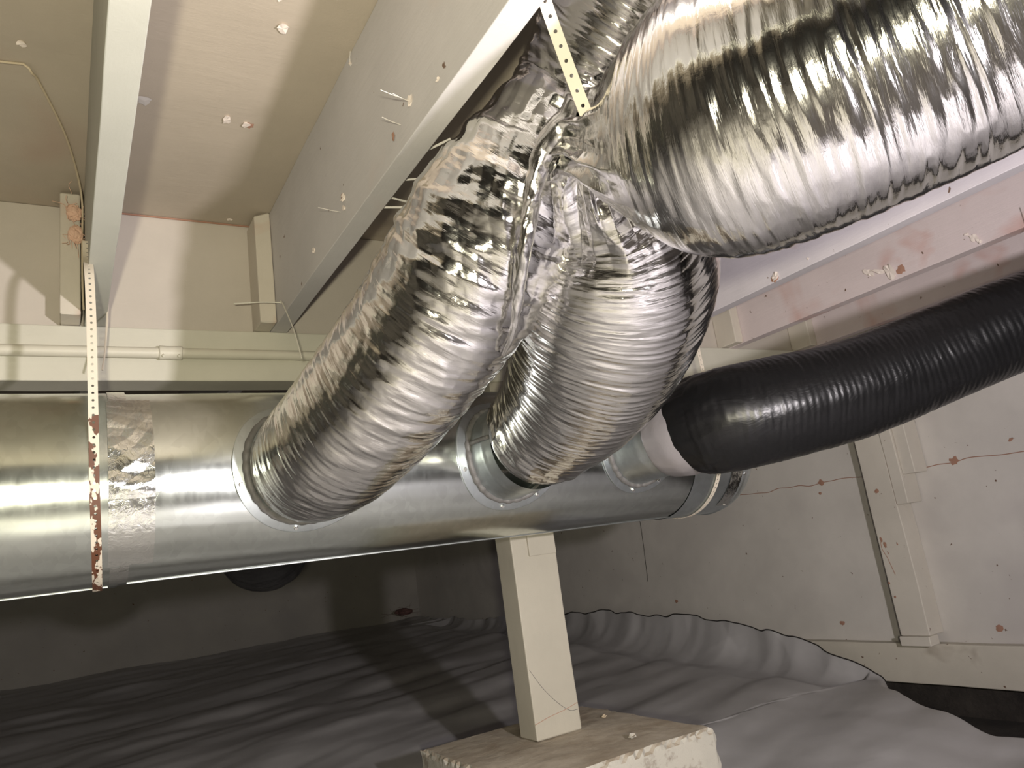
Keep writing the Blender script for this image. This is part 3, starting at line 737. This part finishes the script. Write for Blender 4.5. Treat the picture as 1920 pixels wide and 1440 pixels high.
for i, (a, b_) in enumerate([((.487, 1.05, .645), (.53, 1.05, .655)), ((.487, 1.10, .64), (.545, 1.12, .645)), ((.487, 1.14, .64), (.56, 1.12, .64)), ((.487, .98, .65), (.53, .93, .66))]):
    build('splinter', *wire([a, b_], .0018, 4, 5)[:2], M_SPLINT, j1)
ce = bpy.data.objects['ceiling']
for i, (x, y, s, asp) in enumerate([(.319, 1.08, .012, 1), (.279, 1.372, .009, 2.0), (.318, 1.380, .010, 1), (-.058, 1.261, .008, 1.2), (.30, 1.02, .004, 1), (.10, 1.70, .004, 2), (.36, 1.80, .005, 2)]):
    build('paint_chip', *flake((x, y, ZC-.0005), (0, 0, -1), s, 50+i, asp), M_CHIP, ce)
build('bare_spot', *blotch((.325, 1.383, ZC-.0005), (0, 0, -1), .010, 71), M_RAW, ce)
build('bare_spot', *blotch((.13, 1.36, ZC-.0005), (0, 0, -1), .014, 72), M_WALL, ce)
build('seam', *wire([(.084, 1.828, ZC-.002), (.44, 1.828, ZC-.002)], .0022, 10, 5)[:2], M_RAW, ce)
# right hand joists: chips, torn patch
for i, (o_, x, y, z, s, asp) in enumerate([(j4, 1.6615, 1.245, .643, .012, 1.3), (j4, 1.6615, 1.137, .649, .004, 1), (j5, 2.0715, 1.23, .682, .010, 2.2), (j5, 2.0715, .925, .655, .010, 1.6), (j5, 2.0715, .915, .640, .010, .7), (j5, 2.0715, .94, .672, .008, .5)]):
    build('paint_chip', *flake((x, y, z), (-1, 0, 0), s, 80+i, asp), M_CHIP, o_)
build('torn_patch', *flake((2.0705, 1.165, .658), (-1, 0, 0), .017, 91, 2.0), M_CHIP, j5)
build('torn_patch', *flake((2.0705, 1.195, .672), (-1, 0, 0), .008, 97, 3.0), M_CHIP, j5)
build('bare_spot', *blotch((2.0710, 1.135, .652), (-1, 0, 0), .013, 92, 1.0), M_RAW, j5)
build('bare_spot', *blotch((1.6610, 1.25, .640), (-1, 0, 0), .010, 93, 1.2), M_RAW, j4)
tag(build('metal_staple', *wire([(2.02, .765, .66), (2.02, .765, .60), (2.02, .764, .565)], .0010, 10, 5)[:2], M_SCREW), 'thin shiny wire end hanging in front of the reddish joist', 'wire')
# bit of fluff and clods on the footing
for i, (x, y, s) in enumerate([(1.20, 1.60, .012), (1.31, 1.86, .010)]):
    v_, f_ = grid_box(x-s, x+s, y-s*.7, y+s*.7, -.4668, -.4668+s, s*.6, s*.4, 40, 7+i)
    tag(build('mortar_crumb', v_, f_, [M_CONC, M_WIRE][i]), ['pale crumb on the brown top of the footing, left of the post', 'brown lump on top of the footing, right of the post'][i], 'debris')

# ------------------------------------------------------------------ plastic sheeting
def sheet():
    nx, ny = 330, 520
    s = np.linspace(0, 1, nx); Y = np.concatenate([np.linspace(-1.75, 1.2, 90, endpoint=False), np.linspace(1.2, 4.0, 290, endpoint=False), np.linspace(4.0, YF-.01, 140)])
    base = np.interp(Y, [-2, 1.6, 2.4, 4.0, 6.5], [-.66, -.635, -.60, -.50, -.385])
    yk = [1.3, 1.70, 1.86, 1.93, 2.0, 2.2, 2.35, 2.64, 2.9, 3.2, 3.6, 4.02, 5.0, 6.5]
    xe = np.interp(Y, yk, [2.30, 2.52, 2.62, 2.70, 2.70, 2.70, 2.70, 2.735, 2.74, 2.74, 2.74, 2.74, 2.74, 2.74])
    ze = np.interp(Y, yk, [-.72, -.70, -.675, -.63, -.575, -.52, -.475, -.425, -.405, -.393, -.37, -.375, -.40, -.385])
    xe = xe + .012*vnoise(np.stack([Y*9, Y*0, Y*0], 1), 3); ze = ze + .012*vnoise(np.stack([Y*14, Y*0, Y*0], 1), 4)
    V = np.zeros((len(Y), nx, 3))
    for i, y in enumerate(Y):
        x0 = -2.14; L = xe[i]-x0
        # parameter: most rows spread across, the last 22 % climbs the wall
        t = np.clip(s/.72, 0, 1); q = np.clip((s-.72)/.28, 0, 1)
        climb = .30 if ze[i] > base[i]+.02 else .10
        x = x0+(L-climb)*t + climb*(1-(1-q)**1.9)
        z = base[i] + (ze[i]-base[i])*(q**1.5) - .045*np.sin(q*math.pi)*(climb > .2)
        V[i, :, 0] = x; V[i, :, 1] = y; V[i, :, 2] = z
    P = V.reshape(-1, 3).copy()
    q = np.tile(np.clip((s-.72)/.28, 0, 1), len(Y))
    ca, sa = math.cos(.30), math.sin(.30); U = P[:, 0]*ca+P[:, 1]*sa; W = -P[:, 0]*sa+P[:, 1]*ca
    w1 = fbm(np.stack([U*1.1, W*3.6, P[:, 2]*0], 1)+3, 2, 61); w2 = vnoise(np.stack([U*3.2, W*11, P[:, 2]*0], 1), 67)
    w3 = crumple(np.stack([P[:, 0], P[:, 1], P[:, 2]*1.5], 1), 31, 5, 3.2)
    amp = .028*w1*(1-q*.5) + .004*w2 + .006*w3
    near = np.exp(-(((P[:, 0]-1.11)/.42)**2+((P[:, 1]-1.8)/.42)**2))
    P[:, 2] += amp*(1-q*q) - .02*near
    fold = crumple(np.stack([P[:, 1]*1.0, P[:, 2]*.8, 0*P[:, 0]], 1), 37, 3, 1.8)
    P[:, 0] -= np.clip(.055*(fold+.5)*np.sin(np.clip(q, 0, 1)*math.pi*.55+.25)*(q > 0), 0, .12)*np.clip(q*3, 0, 1)
    P[:, 0] = np.minimum(P[:, 0], np.where(P[:, 2] > -.655, XW-.052, XW-.03) + .04*(P[:, 2] > -.50))
    P[:, 2] = np.maximum(P[:, 2], -.755)
    i = np.arange(len(Y)-1)[:, None]; j = np.arange(nx-1)[None]; a = i*nx+j
    F = np.stack([a, a+1, a+1+nx, a+nx], -1).reshape(-1, 4); c = P[F].mean(1)      # cut out round the footing
    return P, F[~((c[:, 0] > fx0+.004) & (c[:, 0] < fx1-.004) & (c[:, 1] > fy0+.004) & (c[:, 1] < fy1-.004))]
P, F = sheet()
NXS = 330
tag(build('plastic_sheeting', P, F, M_SHEET, smooth=True, origin=(.5, 2, -.72)), 'wrinkled white plastic sheeting covering the ground and folded up against the right wall', 'plastic sheet')
ed = P[NXS-1::NXS]; ed = ed[(ed[:, 1] > 1.2) & (ed[:, 1] < 4.3)][::3]
o = bpy.data.objects['plastic_sheeting']
build('black_edge', *wire([tuple(p+np.array([-.001, 0, .001])) for p in ed], .0028, 500, 6)[:2], M_DARK, o)
